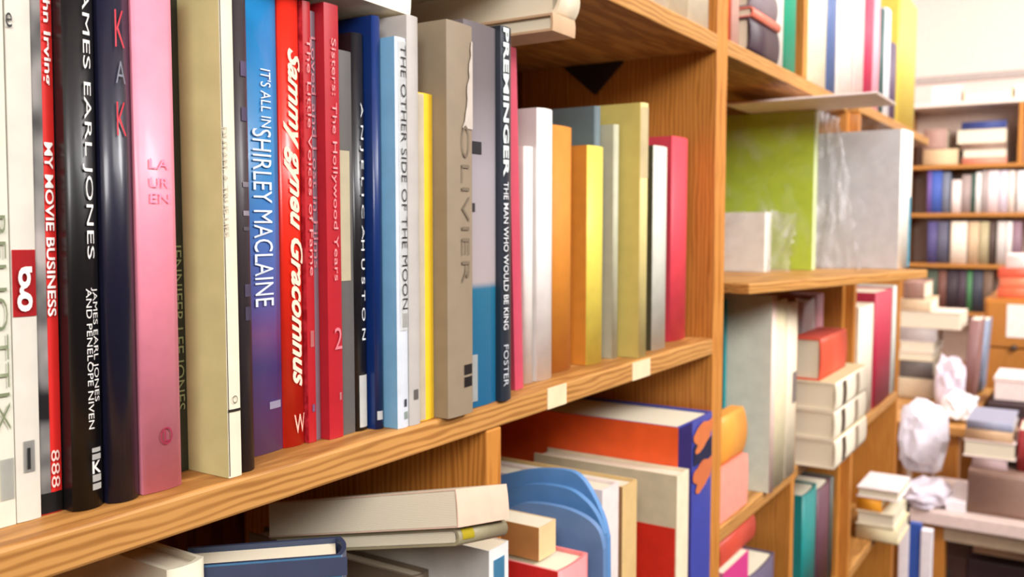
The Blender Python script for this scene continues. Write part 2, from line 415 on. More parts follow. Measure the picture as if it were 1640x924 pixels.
ring(b, b.Z(699), .56, .0034, (150, 30, 66)); b.text('L', b.Z(708), b.Z(690), .5, .64, (150, 30, 66), upright=True, name='publisher_mark')
b = row('g', 'narrow dark green book set back between pink and olive', 303, 753, z, M((44, 48, 36), .4), s0=G['f'].s1+.0004, h=.25, hard=False)
b.text('JENNIFER LEE JONES', b.Z(660), b.Z(390), .5, .9, (140, 150, 104))
b = row('h', 'olive-sided hardback with a cream spine and a thin black rule', 388, 761, z, M((228, 218, 192), .6), s0=G['g'].s1+.0004, h=.25, side=M((200, 196, 138), .6), bulge=.0004)
b.plate('black_rule', .001, b.Z(0), .03, .08, (40, 36, 30)); b.plate('black_rule', b.Z(659), b.Z(655), 0, 1, (60, 52, 44), lift=.0006)
b.text('DUTAN: A TRUE LIFE', b.Z(380), b.Z(205), .0, .3, (176, 168, 146))
ring(b, b.Z(640), .5, .0016, (50, 44, 40), 'publisher_mark')
b = row('i', 'dark brown hardback with faint mauve spine labels', 414, 751, z, M((52, 44, 48), .4), s0=G['h'].s1+.0004, h=.25)
for (ya, yb_, c) in ((122, 98, (120, 104, 140)), (194, 172, (110, 96, 128)), (300, 292, (170, 160, 170)), (346, 338, (190, 180, 190)), (370, 364, (120, 112, 120)), (476, 456, (104, 92, 120)), (514, 492, (92, 82, 108))):
    b.plate('spine_mark', b.Z(ya), b.Z(yb_), .45, .85, c)
blue_purple = grad_mat('blue_to_violet_print', [(0.0, (122, 92, 150)), (0.10, (116, 88, 158)), (0.20, (70, 74, 150)), (0.27, (132, 84, 150)), (0.34, (100, 100, 170)), (0.50, (70, 118, 184)), (0.62, (24, 120, 178)), (1.0, (28, 126, 186))], noise=.03)
b = row('j', 'blue paperback fading to violet with a slim white title', 457, 719, z, blue_purple, s0=G['i'].s1+.001, h=.262, hard=True, bulge=.002)
b.text("IT'S ALL IN", b.Z(203), b.Z(108), .62, .84, (222, 232, 238))
b.text('SHIRLEY MACLAINE', b.Z(492), b.Z(206), .44, .82, (224, 232, 240), name='spine_author')
b.plate('publisher_mark', b.Z(660), b.Z(648), .7, .95, (200, 190, 214))
b = row('k', 'vivid red hardback with a flowing cream script title', 492, 710, z, M((222, 40, 22), .35, .3), s0=G['j'].s1+.0004, h=.262, bulge=.002)
b.text('Sammy gyneu Gracomnus', b.Z(620), b.Z(78), .12, .99, (250, 214, 190), shear=.45, bold=.03)
b.text('W', b.Z(694), b.Z(664), .35, .9, (250, 190, 170), upright=True, name='publisher_mark')
red_pat = photo_mat('red_speckled_print', (150, 24, 34), (196, 52, 62), 160)
b = row('l', 'thin crimson paperback with a pale patterned title strip', 508, 707, z, M((176, 28, 36), .4), s0=G['k'].s1+.0004, h=.256, hard=False, side=red_pat)
b.text('The Little Voices of Fame', b.Z(442), b.Z(60), .3, .8, (226, 150, 150))
b.plate('spine_mark', b.Z(556), b.Z(530), .3, .75, (220, 130, 130)); b.plate('publisher_mark', b.Z(660), b.Z(648), .4, .75, (150, 110, 150))
b = row('l2', 'narrow silver-grey paperback squeezed between two crimson ones', 515, 703, z, M((132, 112, 124), .35), s0=G['l'].s1+.0003, h=.252, hard=False)
b.text('Loved and Lost in Films', b.Z(430), b.Z(60), .2, .8, (190, 120, 130))
b = row('m', 'wider crimson paperback beside the grey thin book', 551, 699, z, M((176, 28, 40), .4), s0=G['l2'].s1+.0004, h=.257, hard=False)
b.text('Sisters: The Hollywood Years', b.Z(450), b.Z(62), .3, .72, (230, 150, 150))
b.text('2', b.Z(560), b.Z(525), .35, .9, (224, 120, 130), upright=True, name='spine_letter'); b.plate('publisher_mark', b.Z(642), b.Z(630), .7, .85, (220, 160, 160))
b = row('n', 'charcoal paperback with a cream strip down its middle', 570, 692, z, M((92, 88, 84), .5), s0=G['m'].s1+.0004, yt=86, hard=False)
b.plate('cream_strip', b.Z(450), b.Z(242), .05, .75, (240, 226, 190))
b = row('o', 'black hardback with small widely spaced white letters', 592, 687, z, M((24, 22, 26), .35, .2), s0=G['n'].s1+.0004, yt=58, bulge=.002)
b.text('ANJELICA', b.Z(385), b.Z(165), .38, .66, (226, 226, 226), gap=1.5)
b.text('HUSTON', b.Z(545), b.Z(385), .38, .66, (226, 226, 226), gap=1.6, name='spine_author')
b.plate('spine_label', b.Z(684), b.Z(601), .2, .85, (236, 236, 230), label='white paper label at the foot')
b = row('p', 'royal blue hardback with a small white tag near its foot', 618, 685, z, M((14, 44, 104), .35, .2), s0=G['o'].s1+.0004, yt=30, bulge=.003)
b.plate('spine_label', b.Z(672), b.Z(658), .1, .6, (232, 232, 230))
b = row('q', 'pale blue and white hardback with black thin capitals in a box', 656, 683, z, M((206, 212, 220), .35, .2), s0=G['p'].s1+.0004, yt=64, bulge=.001, side=M((120, 172, 206), .35, .3))
b.plate('title_box', b.Z(530), b.Z(66), .22, .98, (240, 240, 238))
b.text('THE OTHER SIDE OF THE MOON', b.Z(496), b.Z(72), .36, .9, (36, 34, 36), bold=-.006)
b.plate('spine_mark', b.Z(524), b.Z(502), .4, .85, (206, 206, 200), lift=.0008)
b.plate('publisher_mark', b.Z(652), b.Z(640), .5, .75, (90, 92, 96)); b.plate('spine_mark', b.Z(672), b.Z(660), .5, .85, (176, 190, 180))
b = row('r', 'slim grey hardback beside the pale blue one', 675, 678, z, M((182, 176, 170), .45), s0=G['q'].s1+.0004, yt=30, bulge=.001)
b.plate('publisher_mark', b.Z(640), b.Z(624), .3, .7, (132, 124, 120))
b = row('s', 'short bright yellow hardback with a cream side', 697, 669, z, M((240, 196, 40), .4), s0=G['r'].s1+.0008, yt=153, bulge=.001, side=M((226, 216, 190), .5))
taupe = M((140, 124, 102), .6)
b.plate('cream_edge', .0008, b.h-.0008, 0, .4, (232, 222, 198))
b = row('t', 'tall taupe hardback with a torn jacket and faint dark capitals', 759, 660, z, taupe, s0=G['s'].s1+.0006, yt=44, bulge=.001)
b.text('OLIVIER', b.Z(455), b.Z(200), .5, .82, (112, 98, 80), bold=-.012)
b.plate('spine_mark', b.Z(622), b.Z(606), .6, .95, (40, 36, 36)); b.plate('spine_mark', b.Z(602), b.Z(586), .6, .95, (50, 44, 42))
# torn strip of jacket
bm = bmesh.new(); rnd = random.Random(3); L_, R_ = [], []
for i in range(13):
    zz = b.Z(205)+(b.Z(62)-b.Z(205))*i/12; k = i/12
    xr = b.w*.49; xl = b.w*(.05+.36*k**.6)+rnd.uniform(-.0012, .0012)
    L_.append(bm.verts.new((xl, spine_y(xl, b.w, b.bulge)-.0009, zz))); R_.append(bm.verts.new((xr, spine_y(xr, b.w, b.bulge)-.0009, zz)))
for i in range(12): bm.faces.new((L_[i], R_[i], R_[i+1], L_[i+1]))
link('torn_jacket_edge', bm, M((196, 184, 172), .5), b.root)
photo_grey = grad_mat('grey_over_teal_print', [(0.0, (20, 92, 130)), (0.25, (28, 100, 132)), (0.312, (30, 104, 134)), (0.33, (168, 156, 156)), (0.62, (160, 152, 158)), (0.85, (112, 104, 106)), (1.0, (104, 96, 98))], rough=.35)
b = row('u', 'hardback with a grey photographic spine over a teal foot', 796, 643, z, photo_grey, s0=G['t'].s1+.0006, yt=47, bulge=.001)
b.plate('photo_detail', b.Z(248), b.Z(228), .02, .5, (62, 58, 62)); b.plate('photo_detail', b.Z(340), b.Z(326), .0, .3, (84, 78, 82))
b.plate('spine_label', b.Z(640), b.Z(566), -.04, .35, (206, 208, 204), lift=.0008)
b = row('v', 'dark slate hardback with bold white capitals, last of the sharp row', 820, 639, z, M((34, 42, 52), .35, .2), s0=G['u'].s1+.0004, yt=46, bulge=.001)
b.text('PREMINGER', b.Z(284), b.Z(46), .12, .6, (226, 234, 230), bold=.03)
b.text('THE MAN WHO WOULD BE KING', b.Z(528), b.Z(292), .14, .56, (210, 212, 214), bold=.01, name='spine_subtitle')
b.text('FOSTER', b.Z(618), b.Z(552), .14, .56, (190, 194, 200), name='spine_author')

#__ROW2__
G2 = 'books in the half-empty bay of the middle shelf'
def row2(*a, **k):
    k.setdefault('group', G2); return UB(*a, **k)
row2('pink-red thin book leaning on the sharp row', 839, 622, z, M((196, 70, 92), .45), w=.012, h=.262, lean=-.04, hard=False)
row2('shorter white book beside the leaning pink-red one', 857, 612, z, M((232, 224, 216), .55), s0=.6105, yt=236)
row2('taller white book with a pale grey side', 888, 605, z, M((236, 228, 222), .55), s0=.6265, yt=177, side=M((206, 198, 194), .55))
row2('brown-orange cloth book beside the white pair', 918, 590, z, M((206, 128, 36), .7), w=.036, yt=205, dep=.16, side=M((200, 124, 34), .7))
row2('canary yellow hardback in the half-empty bay', 968, 579, z, M((228, 206, 86), .5), w=.032, yt=236, side=M((206, 132, 40), .7))
row2('tall slate-blue book rising behind the yellow one', 962, 574, z, M((96, 110, 114), .6), s0=.7602, yt=171, dep=.145)
row2('sage grey slim book beside the yellow one', 991, 573, z, M((176, 174, 148), .6), w=.0105, yt=200)
b = row2('thick pale olive book with a cream paper head band', 1038, 571, z, M((214, 196, 128), .6), s0=.791, yt=166, side=M((196, 178, 96), .6))
b.plate('head_band', b.Z(285), b.Z(172), .02, .98, (238, 222, 176))
row2('thin pale grey book with a dark side edge, beside the coral one', 1069, 556, z, M((206, 204, 190), .6), x0=1047, yt=236, side=M((70, 66, 44), .6))
row2('coral red cloth book nearest the upright in the half-empty bay', 1101, 541, z, M((222, 66, 80), .6), x0=1076, yt=222, side=M((214, 60, 76), .6))

# dark triangular plate on the upright's side, under the upper shelf
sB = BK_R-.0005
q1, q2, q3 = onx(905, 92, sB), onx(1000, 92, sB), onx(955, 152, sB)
t = thing('triangle_plate', 'dark triangular plate on the upright under the upper shelf', 'bracket', Matrix.Translation((sB, q2.y, UPP_B+EYE)))
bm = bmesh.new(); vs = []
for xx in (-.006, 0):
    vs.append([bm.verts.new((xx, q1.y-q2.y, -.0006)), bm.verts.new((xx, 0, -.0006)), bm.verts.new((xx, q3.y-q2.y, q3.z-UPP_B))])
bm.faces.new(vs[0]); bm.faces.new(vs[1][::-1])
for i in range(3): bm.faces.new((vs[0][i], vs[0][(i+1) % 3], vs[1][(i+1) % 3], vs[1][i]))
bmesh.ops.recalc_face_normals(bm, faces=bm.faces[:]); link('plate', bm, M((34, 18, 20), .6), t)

# ------------------------------------------------------------------ books lying across the tops of the sharp row
topz = max(G[k].zs+G[k].h for k in 'klmnopqr')+.0012
pB = onz(659, 25, topz)
Book('white book lying across the tops of the red and blue books', .034, .19, .12,
     Matrix.Translation((pB.x, pB.y, topz+.017)) @ RotZ(math.radians(3)) @ FLAT_AISLE, M((240, 232, 214), .5), group='books lying on the sharp row', bulge=.001)
topv = max(G[k].zs+G[k].h for k in 'tuv')+.0012
pA = onz(890, 50, topv)
Book('thin tan book under the cream one on the row tops', .013, .034, .15, Matrix.Translation((pA.x+.03, pA.y, topv+.0065)) @ FLAT_AISLE, M((196, 160, 124), .6), group='books lying on the sharp row', bulge=.0005)
pC = onz(898, 24, topv+.0135)
Book('thick cream hardback with a rounded spine lying on the row tops', .030, .030, .17, Matrix.Translation((pC.x+.03, pC.y, topv+.0137+.015)) @ FLAT_AISLE, M((232, 218, 190), .5), side=M((214, 200, 172), .5), group='books lying on the sharp row', bulge=.006)

#__UPPER__
# ------------------------------------------------------------------ upper shelf of the first bookcase
GU = 'pale books on the upper shelf'
GT = 'books on the top shelf of the second bookcase'
def at_d(lb, x0, x1, yt, d, base, c, dep=.14, h=.24, gap=.0004, **k):
    """upright book with its spine at distance d, filling photo columns x0..x1"""
    rr = 90 if base > 0 else 600
    p, q = ony(x1, rr, d), ony(x0, rr, d)
    hh = ony(x1, yt, d).z-base if yt is not None else h
    return Book(lb, p.x-q.x-gap, hh-.0003, dep, Matrix.Translation(((p.x+q.x)/2, d, base+.0003)), M(c, .5) if isinstance(c, tuple) else c, **k)
def flat(lb, s0, length, d, dep, z0, th, c, **k):
    """lying book, spine to the aisle"""
    b = Book(lb, th, length, dep, Matrix.Translation((s0+length, d, z0+th/2)) @ FLAT_AISLE, M(c, .5) if isinstance(c, tuple) else c, **k)
    b.ztop = z0+th; return b
dT = .363
for x0, x1, c, lb in ((925, 984, (238, 224, 196), 'cream book on the upper shelf, above the dark triangle'),
        (988, 1034, (236, 220, 190), 'cream book with browned foot on the upper shelf edge'),
        (1036, 1072, (240, 228, 204), 'pale ivory book on the upper shelf between cream neighbours'),
        (1073, 1105, (232, 216, 184), 'buff book on the upper shelf beside ivory one'),
        (1106, 1138, (242, 226, 196), 'warm white book against the upper shelf upright')):
    at_d(lb, x0, x1, None, .366, UPP_T, c, h=.23, dep=.15, group=GU)
for lb, x0, x1, yt, c in (('orange-red book on the top shelf beside the first upright', 1163.5, 1173, None, (220, 84, 50)),
        ('salmon pink slim book on the top shelf', 1174, 1186, None, (240, 190, 172)),
        ('white hardback on the top shelf touching the green one', 1240, 1257, None, (244, 238, 226)),
        ('emerald green book on the top shelf before the upright', 1258, 1277, None, (40, 156, 120)),
        ('broad ivory book at the start of the bay with the yellow one', 1293, 1326, None, (246, 236, 206)),
        ('slim slate-blue book between ivory and white on the top shelf', 1327, 1341, None, (90, 110, 156)),
        ('white book on the top shelf beside the slate-blue one', 1342, 1368, None, (246, 236, 226)),
        ('pale rose book on the top shelf between white and crimson', 1369, 1386, None, (236, 208, 200)),
        ('crimson book on the top shelf with pink neighbour', 1387, 1400, None, (196, 48, 84)),
        ('pink slim book on the top shelf between crimson and dark green', 1401, 1411, None, (238, 168, 180)),
        ('dark green thin book on the top shelf, shorter than its neighbours', 1412, 1418, 16, (62, 92, 88)),
        ('white thin book on the top shelf beside the dark green', 1419, 1428, 18, (240, 238, 240)),
        ('dusky purple shorter book beside the bright yellow one', 1429, 1438, 74, (96, 76, 100)),
        ('bright yellow book ending the top shelf', 1439.5, 1469, 12, (226, 196, 84))):
    at_d(lb, x0, x1, yt, dT, UPP_T, c, group=GT)
b = flat('dark plum book lying low on the top shelf', 1.094, .120, dT-.004, .12, UPP_T+.0004, .040, (64, 44, 52), group=GT)
b = flat('red book lying flat on the dark plum one', 1.096, .116, dT-.006, .12, b.ztop+.0005, .012, (226, 120, 96), group=GT)
flat('grey book with dark spine lying topmost, between pink and white books', 1.098, .112, dT-.002, .12, b.ztop+.0005, .032, (130, 116, 120), group=GT)

#__DISPLAY__
# ------------------------------------------------------------------ display board contents
zb = PLK_T+.0006
GD = 'books standing on the display board'
sG = 1.40
aG = onx(1308, 300, sG)
hG = .1745-zb
b = Book('large lime green hardback in clear plastic on the display board', .022, hG, .20, Matrix.Translation((sG+.011, aG.y+.004, zb)), M((196, 208, 150), .35), side=M((182, 204, 58), .3, .2), group=GD, bulge=.001)
sW = 1.53
aW = onx(1447, 300, sW); hW = onx(1447, 208, sW).z-zb
b2 = Book('silver-grey hardback with a white spine in clear plastic', .075, hW, .19, Matrix.Translation((sW-.02, aW.y, zb)) @ RotZ(math.radians(-4)) @ Matrix.Translation((.0375, 0, 0)), M((246, 240, 226), .4), side=M((208, 207, 210), .3, .2), group=GD, bulge=.002)
sS = 1.30
aS = onx(1224, 440, sS); hS = onx(1224, 340, sS).z-zb
b3 = Book('small off-white paperback standing in front of the lime green book', .03, hS, .13, Matrix.Translation((sS+.015, aS.y, zb)), M((226, 222, 210), .5), side=M((232, 228, 216), .5), group=GD, hard=False)
b2.plate('turquoise_strip', .002, b2.h*.52, .7, .98, (110, 186, 206))
LB('white flat pack lying across the lime green book top', 1.28, 1160, 1404, 146, 170, M((240, 226, 220), .5), length=.14, z0=.1752, way='cam')

def film(name, label, pts, s, amp=.006, seed=1, cat='plastic bag', mat=None):
    """crinkled clear film hung close over the face of a book; pts = photo outline quad at distance s (tl, tr, br, bl)"""
    r = random.Random(seed); q = [onx(x, y, s) for x, y in pts]; n, m_ = 22, 22
    ph = [(r.uniform(8, 40), r.uniform(8, 40), r.uniform(0, 6), r.uniform(.3, 1)) for _ in range(7)]
    bm = bmesh.new(); base = Vector((s, q[2].y, q[2].z)); g = []
    for j in range(m_+1):
        v = j/m_; rw = []
        for i in range(n+1):
            u = i/n
            p = (q[0]*(1-u)+q[1]*u)*(1-v)+(q[3]*(1-u)+q[2]*u)*v
            dx = sum(a*math.sin(fx*u+fy*v+p0) for fx, fy, p0, a in ph)/4
            edge = r.uniform(-.003, .003) if (i in (0, n) or j in (0, m_)) else 0
            rw.append(bm.verts.new((p.x-base.x-abs(amp*dx), p.y-base.y+edge, p.z-base.z+edge)))
        g.append(rw)
    for j in range(m_):
        for i in range(n):
            f = bm.faces.new((g[j][i], g[j+1][i], g[j+1][i+1], g[j][i+1])); f.smooth = True
    o = link(name, bm, mat or FILM); o.location = (base.x, base.y, base.z+EYE)
    return tag(o, label, cat)
film('plastic_bag', 'crinkled clear plastic bag over the silver-grey book', ((1308, 172), (1440, 200), (1440, 434), (1300, 450)), sW-.036, .010, 4)
film('plastic_bag', 'clear plastic sleeve over the lime green book', ((1162, 176), (1306, 173), (1296, 440), (1162, 438)), sG-.004, .004, 9)
film('plastic_bag', 'crumpled clear plastic around the small off-white paperback', ((1162, 336), (1282, 340), (1268, 446), (1162, 440)), sS-.003, .008, 12)

# things in the gap between display board and top shelf

film('plastic_flap', 'milky crumpled plastic flap between the lime and the silver-grey book', ((1311, 176), (1345, 188), (1380, 438), (1302, 448)), sW-.062, .022, 23, mat=FILM_MILKY)
film('plastic_flap', 'milky plastic corner sticking out beside the small off-white paperback', ((1228, 338), (1280, 342), (1262, 440), (1228, 443)), 1.325, .016, 31, mat=FILM_MILKY)
#__LOWER__
# ------------------------------------------------------------------ lower shelf, nearest bay
GL1 = 'books in the lower bay under the sharp row'
z = B1L
tops = []
def low(lb, x1, yt, d, c, w, dep=.17, **k):
    """upright book in the lower bay given by its top corner at photo (x1, yt) and distance d of the spine"""
    p = ony(x1, yt, d); k.setdefault('group', GL1)
    b = Book(lb, w, p.z-B1L-.0003, dep, Matrix.Translation((p.x-w/2, d, B1L+.0003)), c, **k); b.s1 = p.x; tops.append(p.z); return b
b = low('cream hardback under the main shelf, nearest the camera end', 332, 893, .375, M((214, 206, 182), .5), .022)
cN = ony(556, 889, .33)
mN = Matrix.Translation((cN.x, cN.y, B1L+.0003)) @ RotZ(math.radians(45)) @ Matrix.Translation((.015, 0, 0))
b = Book('navy hardback turned askew with a pale blue cover panel', .030, cN.z-B1L, .085, mN, M((46, 58, 84), .35, .3), side=M((70, 116, 150), .4), group=GL1)
b.side_plate('cover_band', .0, b.dep-.004, b.h-.011, b.h-.001, (58, 66, 92)); b.side_plate('cover_title', .02, .05, b.h-.055, b.h-.018, (206, 206, 204))
b = low('grey-covered hardback behind the white-edged blue one', 692, 912, .385, M((120, 104, 86), .5), .018)
b = low('hardback with a white-edged sky blue spine beside the upright', 815, 866, .335, M((232, 232, 228), .4), .024, side=M((206, 202, 194), .5), hard=False)
b.plate('blue_band', .002, b.h-.008, .2, .75, (92, 160, 196)); 
def tilted(label, px, py, d, size, tilt1, tilt2, yaw, c, **k):
    """lying book whose lower near corner sits at photo (px, py), distance d; size = (length along shelf, depth, thickness)"""
    p = ony(px, py, d); L_, D_, T_ = size
    m = Matrix.Translation(p) @ RotZ(yaw) @ Matrix.Rotation(tilt2, 4, 'Y') @ Matrix.Rotation(-tilt1, 4, 'X') @ Matrix.Translation((L_, 0, T_/2)) @ FLAT_AISLE
    return Book(label, T_, L_, D_, m, c, **k)
b = tilted('thin olive-grey book with a yellow sticker under the thick cream one', 736, 874, .313, (.062, .15, .0105), .20, .20, math.radians(4), M((150, 140, 110), .5), side=M((160, 152, 120), .5), group='two books lying on the lower row')
b.plate('yellow_sticker', .044, .058, .3, .9, (216, 196, 40))
b = tilted('thick cream book with a pale peach spine lying on the lower row', 735, 845, .311, (.064, .15, .0225), .20, .20, math.radians(4), M((226, 192, 168), .5), side=M((214, 204, 180), .5), group='two books lying on the lower row', hard=False)

# lower shelf, second bay
GL2 = 'books in the lower bay under the half-empty shelf'
blue_logo = M((58, 70, 160), .35, .2)
def lowb(lb, x0, x1, yt, d, c, dep=.17, **k):
    p, q = ony(x1, 840, d), ony(x0, 840, d); k.setdefault('group', GL2); w = p.x-q.x
    b = Book(lb, w, ony(x1, yt, d).z-B1L-.0003, dep, Matrix.Translation(((p.x+q.x)/2, d, B1L+.0003)), c, **k)
    b.s0, b.s1, b.d = q.x, p.x, d
    def Z(y):
        f = Vector(((p.x+q.x)/2, d, 0)).dot(Vector((math.cos(TH), math.sin(TH), 0)))
        return f*math.tan(math.atan((462-y)/F)-PT)-B1L
    b.Z = Z
    return b
b = lowb('tall blue-spined book with a bright orange cover and orange emblem', 1086, 1139, 660, .355, blue_logo, .235, side=M((240, 92, 34), .45), bulge=.001)
b.plate('spine_edge', .001, b.h-.001, .0, .36, (62, 48, 124))
b.plate('spine_patch', b.Z(745), b.Z(712), .4, .99, (56, 58, 92), lift=.0008)
rr = random.Random(11)
for zc, rz, col in ((b.Z(700), .014, (206, 112, 60)), (b.Z(764), .015, (200, 106, 60))):
    bm = bmesh.new(); vv = []; n = 26
    for i in range(n):
        a = 2*PI*i/n; q = 1+.22*math.sin(3*a+1)+.12*math.sin(5*a)+rr.uniform(-.06, .06)
        X = max(-b.w*.12, min(b.w*.495, b.w*.22+b.w*.34*q*math.cos(a)))
        vv.append(bm.verts.new((X, spine_y(X, b.w, b.bulge)-.0013, zc+rz*q*math.sin(a)+.006*math.cos(a))))
    bm.faces.new(vv); link('spine_emblem', bm, M(col), b.root)
bE = b
b = lowb('cream paper-covered book with a red panel beside the tall blue one', 1084.5, 1103, 752, .343, M((232, 216, 184), .55), .17, side=M((212, 198, 164), .55), bulge=.0006)
b.side_plate('red_panel', .002, .056, b.Z(1010), b.Z(847)+.004, (216, 40, 20))
b = lowb('tan book with a browned side, between white and cream neighbours', 998, 1021, 768, .362, M((212, 178, 120), .55), .16, side=M((150, 110, 70), .6), bulge=.001)
b = lowb('pinkish white slim book beside the blue folder', 966, 992, 772, .362, M((234, 216, 210), .55), .16, bulge=.001)
# bent blue folders
def folder(label, s, pts, c, th=.006, bend=.02):
    e = pts[1:-1]; sm = [pts[0], e[0]]
    for i in range(len(e)-1):
        a0, a1, a2, a3 = e[max(i-1, 0)], e[i], e[i+1], e[min(i+2, len(e)-1)]
        for j in range(1, 7):
            u = j/6
            sm.append(tuple(.5*(2*a1[k]+(a2[k]-a0[k])*u+(2*a0[k]-5*a1[k]+4*a2[k]-a3[k])*u*u+(3*a1[k]-a0[k]-3*a2[k]+a3[k])*u**3) for k in (0, 1)))
    pts = sm+[pts[-1]]
    q = [onx(x, y, s) for x, y in pts]; base = q[0]
    bm = bmesh.new(); fr = [bm.verts.new((0, p.y-base.y, p.z-base.z)) for p in q]; bk = [bm.verts.new((th, p.y-base.y, p.z-base.z)) for p in q]
    bm.faces.new(fr); bm.faces.new(bk[::-1]); k = len(q)
    for i in range(k): bm.faces.new((fr[i], bk[i], bk[(i+1) % k], fr[(i+1) % k]))
    bmesh.ops.recalc_face_normals(bm, faces=bm.faces[:])
    o = link('soft_folder', bm, c); o.location = (s, base.y, base.z+EYE)
    return tag(o, label, 'folder', 'soft blue folders in the lower bay')
def bott(x, s): 
    yy = 924
    while onx(x, yy, s).z > B1L+.0006: yy += 2
    return (x, yy-2)
s_ = .672
folder('taller soft blue folder with a curved top edge, partly hidden', s_, [bott(800, s_), (800, 762), (850, 752), (905, 753), (930, 765), (950, 795), (966, 832), (973, 862), bott(976, s_)], M((92, 140, 192), .4))
s_ = .655
folder('middle soft blue folder, its curved edge just below the tallest', s_, [bott(800, s_), (800, 790), (850, 776), (905, 782), (935, 800), (955, 825), (968, 856), bott(970, s_)], M((84, 130, 180), .4))
s_ = .640
folder('lowest soft blue folder in front of the other two', s_, [bott(800, s_), (800, 822), (840, 806), (895, 812), (935, 828), (958, 850), (966, 880), bott(967, s_)], M((98, 132, 176), .4))
zr = onx(895, 918, .575).z
b = Book('red book with a pink spine standing before the blue folders', .048, zr-B1L, .17, Matrix.Translation((.60, .328, B1L+.0003)), M((226, 130, 130), .5), side=M((200, 34, 34), .5), group=GL2, bulge=.002)
pt1 = onx(864, 846, .585)
Book('small tan book standing on the red one beside the lower upright', .026, pt1.z-zr-.001, .075, Matrix.Translation((.598, pt1.y, zr+.0012)), M((222, 190, 140), .6), side=M((170, 120, 66), .6), hard=False, group=GL2)

#__BAY3__
# ------------------------------------------------------------------ lower shelf of the second bookcase
GL3 = 'books on the lower shelf of the second bookcase'
z = LOW_T
b = UB('sage grey tall book with a pink-edged spine beside the cream pair', 1240, 786, z, M((236, 206, 190), .55), w=.016, yt=474, dep=.17, side=M((222, 222, 204), .55), group=GL3)
at_d('first of two tall cream books beside the sage grey one', 1242.5, 1262, 478, b.d+.002, z, M((238, 224, 184), .55), group=GL3, dep=.16)
b4 = at_d('second tall cream book, with a grey spine label, by the tan stack', 1262.5, 1279, 482, b.d+.002, z, M((242, 226, 196), .55), group=GL3, dep=.16)
b4.plate('spine_label', .105, .150, .4, .95, (170, 156, 150))
LB('salmon pink book box lying at the near end of the second bookcase', 1.022, 1120, 1152, 756, 852, M((240, 152, 134), .55), length=.105, way='aisle', z0=LOW_T+.0004, group=GL3, bulge=.001)
pk = bpy.context.scene.objects[-1]
LB('orange book with a rounded spine lying on the salmon pink one', 1.022, 1125, 1153, 674, 754, M((234, 156, 60), .55), length=.10, way='aisle', group=GL3, bulge=.006)
pt = ony(1166, 480, .405)
Book('narrow teal book in the corner behind the orange one', .009, pt.z-LOW_T, .14, Matrix.Translation((pt.x-.0045, .405, LOW_T+.0003)), M((26, 134, 136), .5), group=GL3, hard=False)

sT = 1.352; zz = LOW_T+.0004
GS = 'stack of three tan volumes'
dS = onx(1338, 757, sT).y
for lb, dd in (('tan hardback lying at the bottom of the stack of three', .0), ('tan hardback in the middle of the stack of three', .002), ('tan hardback on top of the stack, under the red book', .001)):
    b = flat(lb, sT, .215, dS+dd, .14, zz, .0425, M((232, 220, 196), .55), group=GS, side=M((206, 190, 146), .6), bulge=.002)
    b.plate('spine_band', .15, .175, .08, .92, (112, 92, 74)); b.plate('spine_band', .06, .085, .08, .92, (196, 176, 150))
    zz = b.ztop+.0005
dR = onx(1315, 600, sT+.006).y
b = flat('thick red-covered book lying on the tan stack, page ends showing', sT+.006, .165, dR, .045, zz, onx(1315, 543, sT+.006).z-zz, M((222, 84, 56), .55), group=None, side=M((216, 84, 66), .55), bulge=.002)
GK = 'books behind the red-covered one on the tan stack'
at_d('grey-rose book standing behind the red-covered one', 1285, 1306, 478, .384, zz, (206, 190, 190), dep=.06, group=GK)
at_d('dusty pink book standing behind the red-covered one', 1307, 1319, 470, .384, zz, (214, 150, 160), dep=.06, group=GK)

GL4 = 'books on the lower shelf of the last bookcase'
for lb, x0, x1, yt, c in (('cream upright book at the start of the last bookcase', 1376, 1399, 486, (238, 220, 196)), ('deep red tall book in the last bookcase', 1401, 1428, 462, (176, 30, 62)), ('thin grey-white book beside the deep red one', 1429.5, 1434, 458, (206, 208, 196))):
    at_d(lb, x0, x1, yt, D3+.003, LOW_T, c, group=GL4)

# bottom shelf of the second and last bookcases
GB = 'books on the bottom shelf of the second bookcase'
z = B2L
def bot(lb, x0, x1, yt, d, c, dep=.15, base=B2L, **k):
    p, q = ony(x1, 850, d), ony(x0, 850, d); k.setdefault('group', GB)
    return Book(lb, p.x-q.x-.0004, ony(x1, yt, d).z-base-.0003, dep, Matrix.Translation(((p.x+q.x)/2, d, base+.0003)), c, **k)
bot('teal tall book on the bottom shelf beside maroon one', 1287, 1309, 776, .365, M((24, 128, 124), .45))
bot('maroon tall book with a lilac foot on the bottom shelf', 1310, 1330, 768, .365, M((96, 60, 72), .45), side=M((92, 58, 70), .45))
bot('dark grey-green thin book against the far upright of the bottom shelf', 1331.5, 1334.5, 764, .365, M((80, 84, 74), .45))
b = bot('magenta-spined book on the bottom shelf at the near end', 1160, 1200, 880, .368, M((206, 60, 130), .5), side=M((206, 120, 150), .5), hard=False)
b = bot('dark slate book on the bottom shelf behind magenta one', 1206, 1244, 884, .372, M((84, 74, 98), .5), side=M((60, 58, 76), .5))
zt = ony(1200, 880, .368).z
flat('brick red book lying on the bottom row under the lower shelf', 1.06, .14, .374, .13, zt+.001, .032, (204, 76, 56), group=GB)
flat('pale sage book lying on the brick red one', 1.08, .11, .380, .12, zt+.034, .012, (214, 206, 196), group=GB)

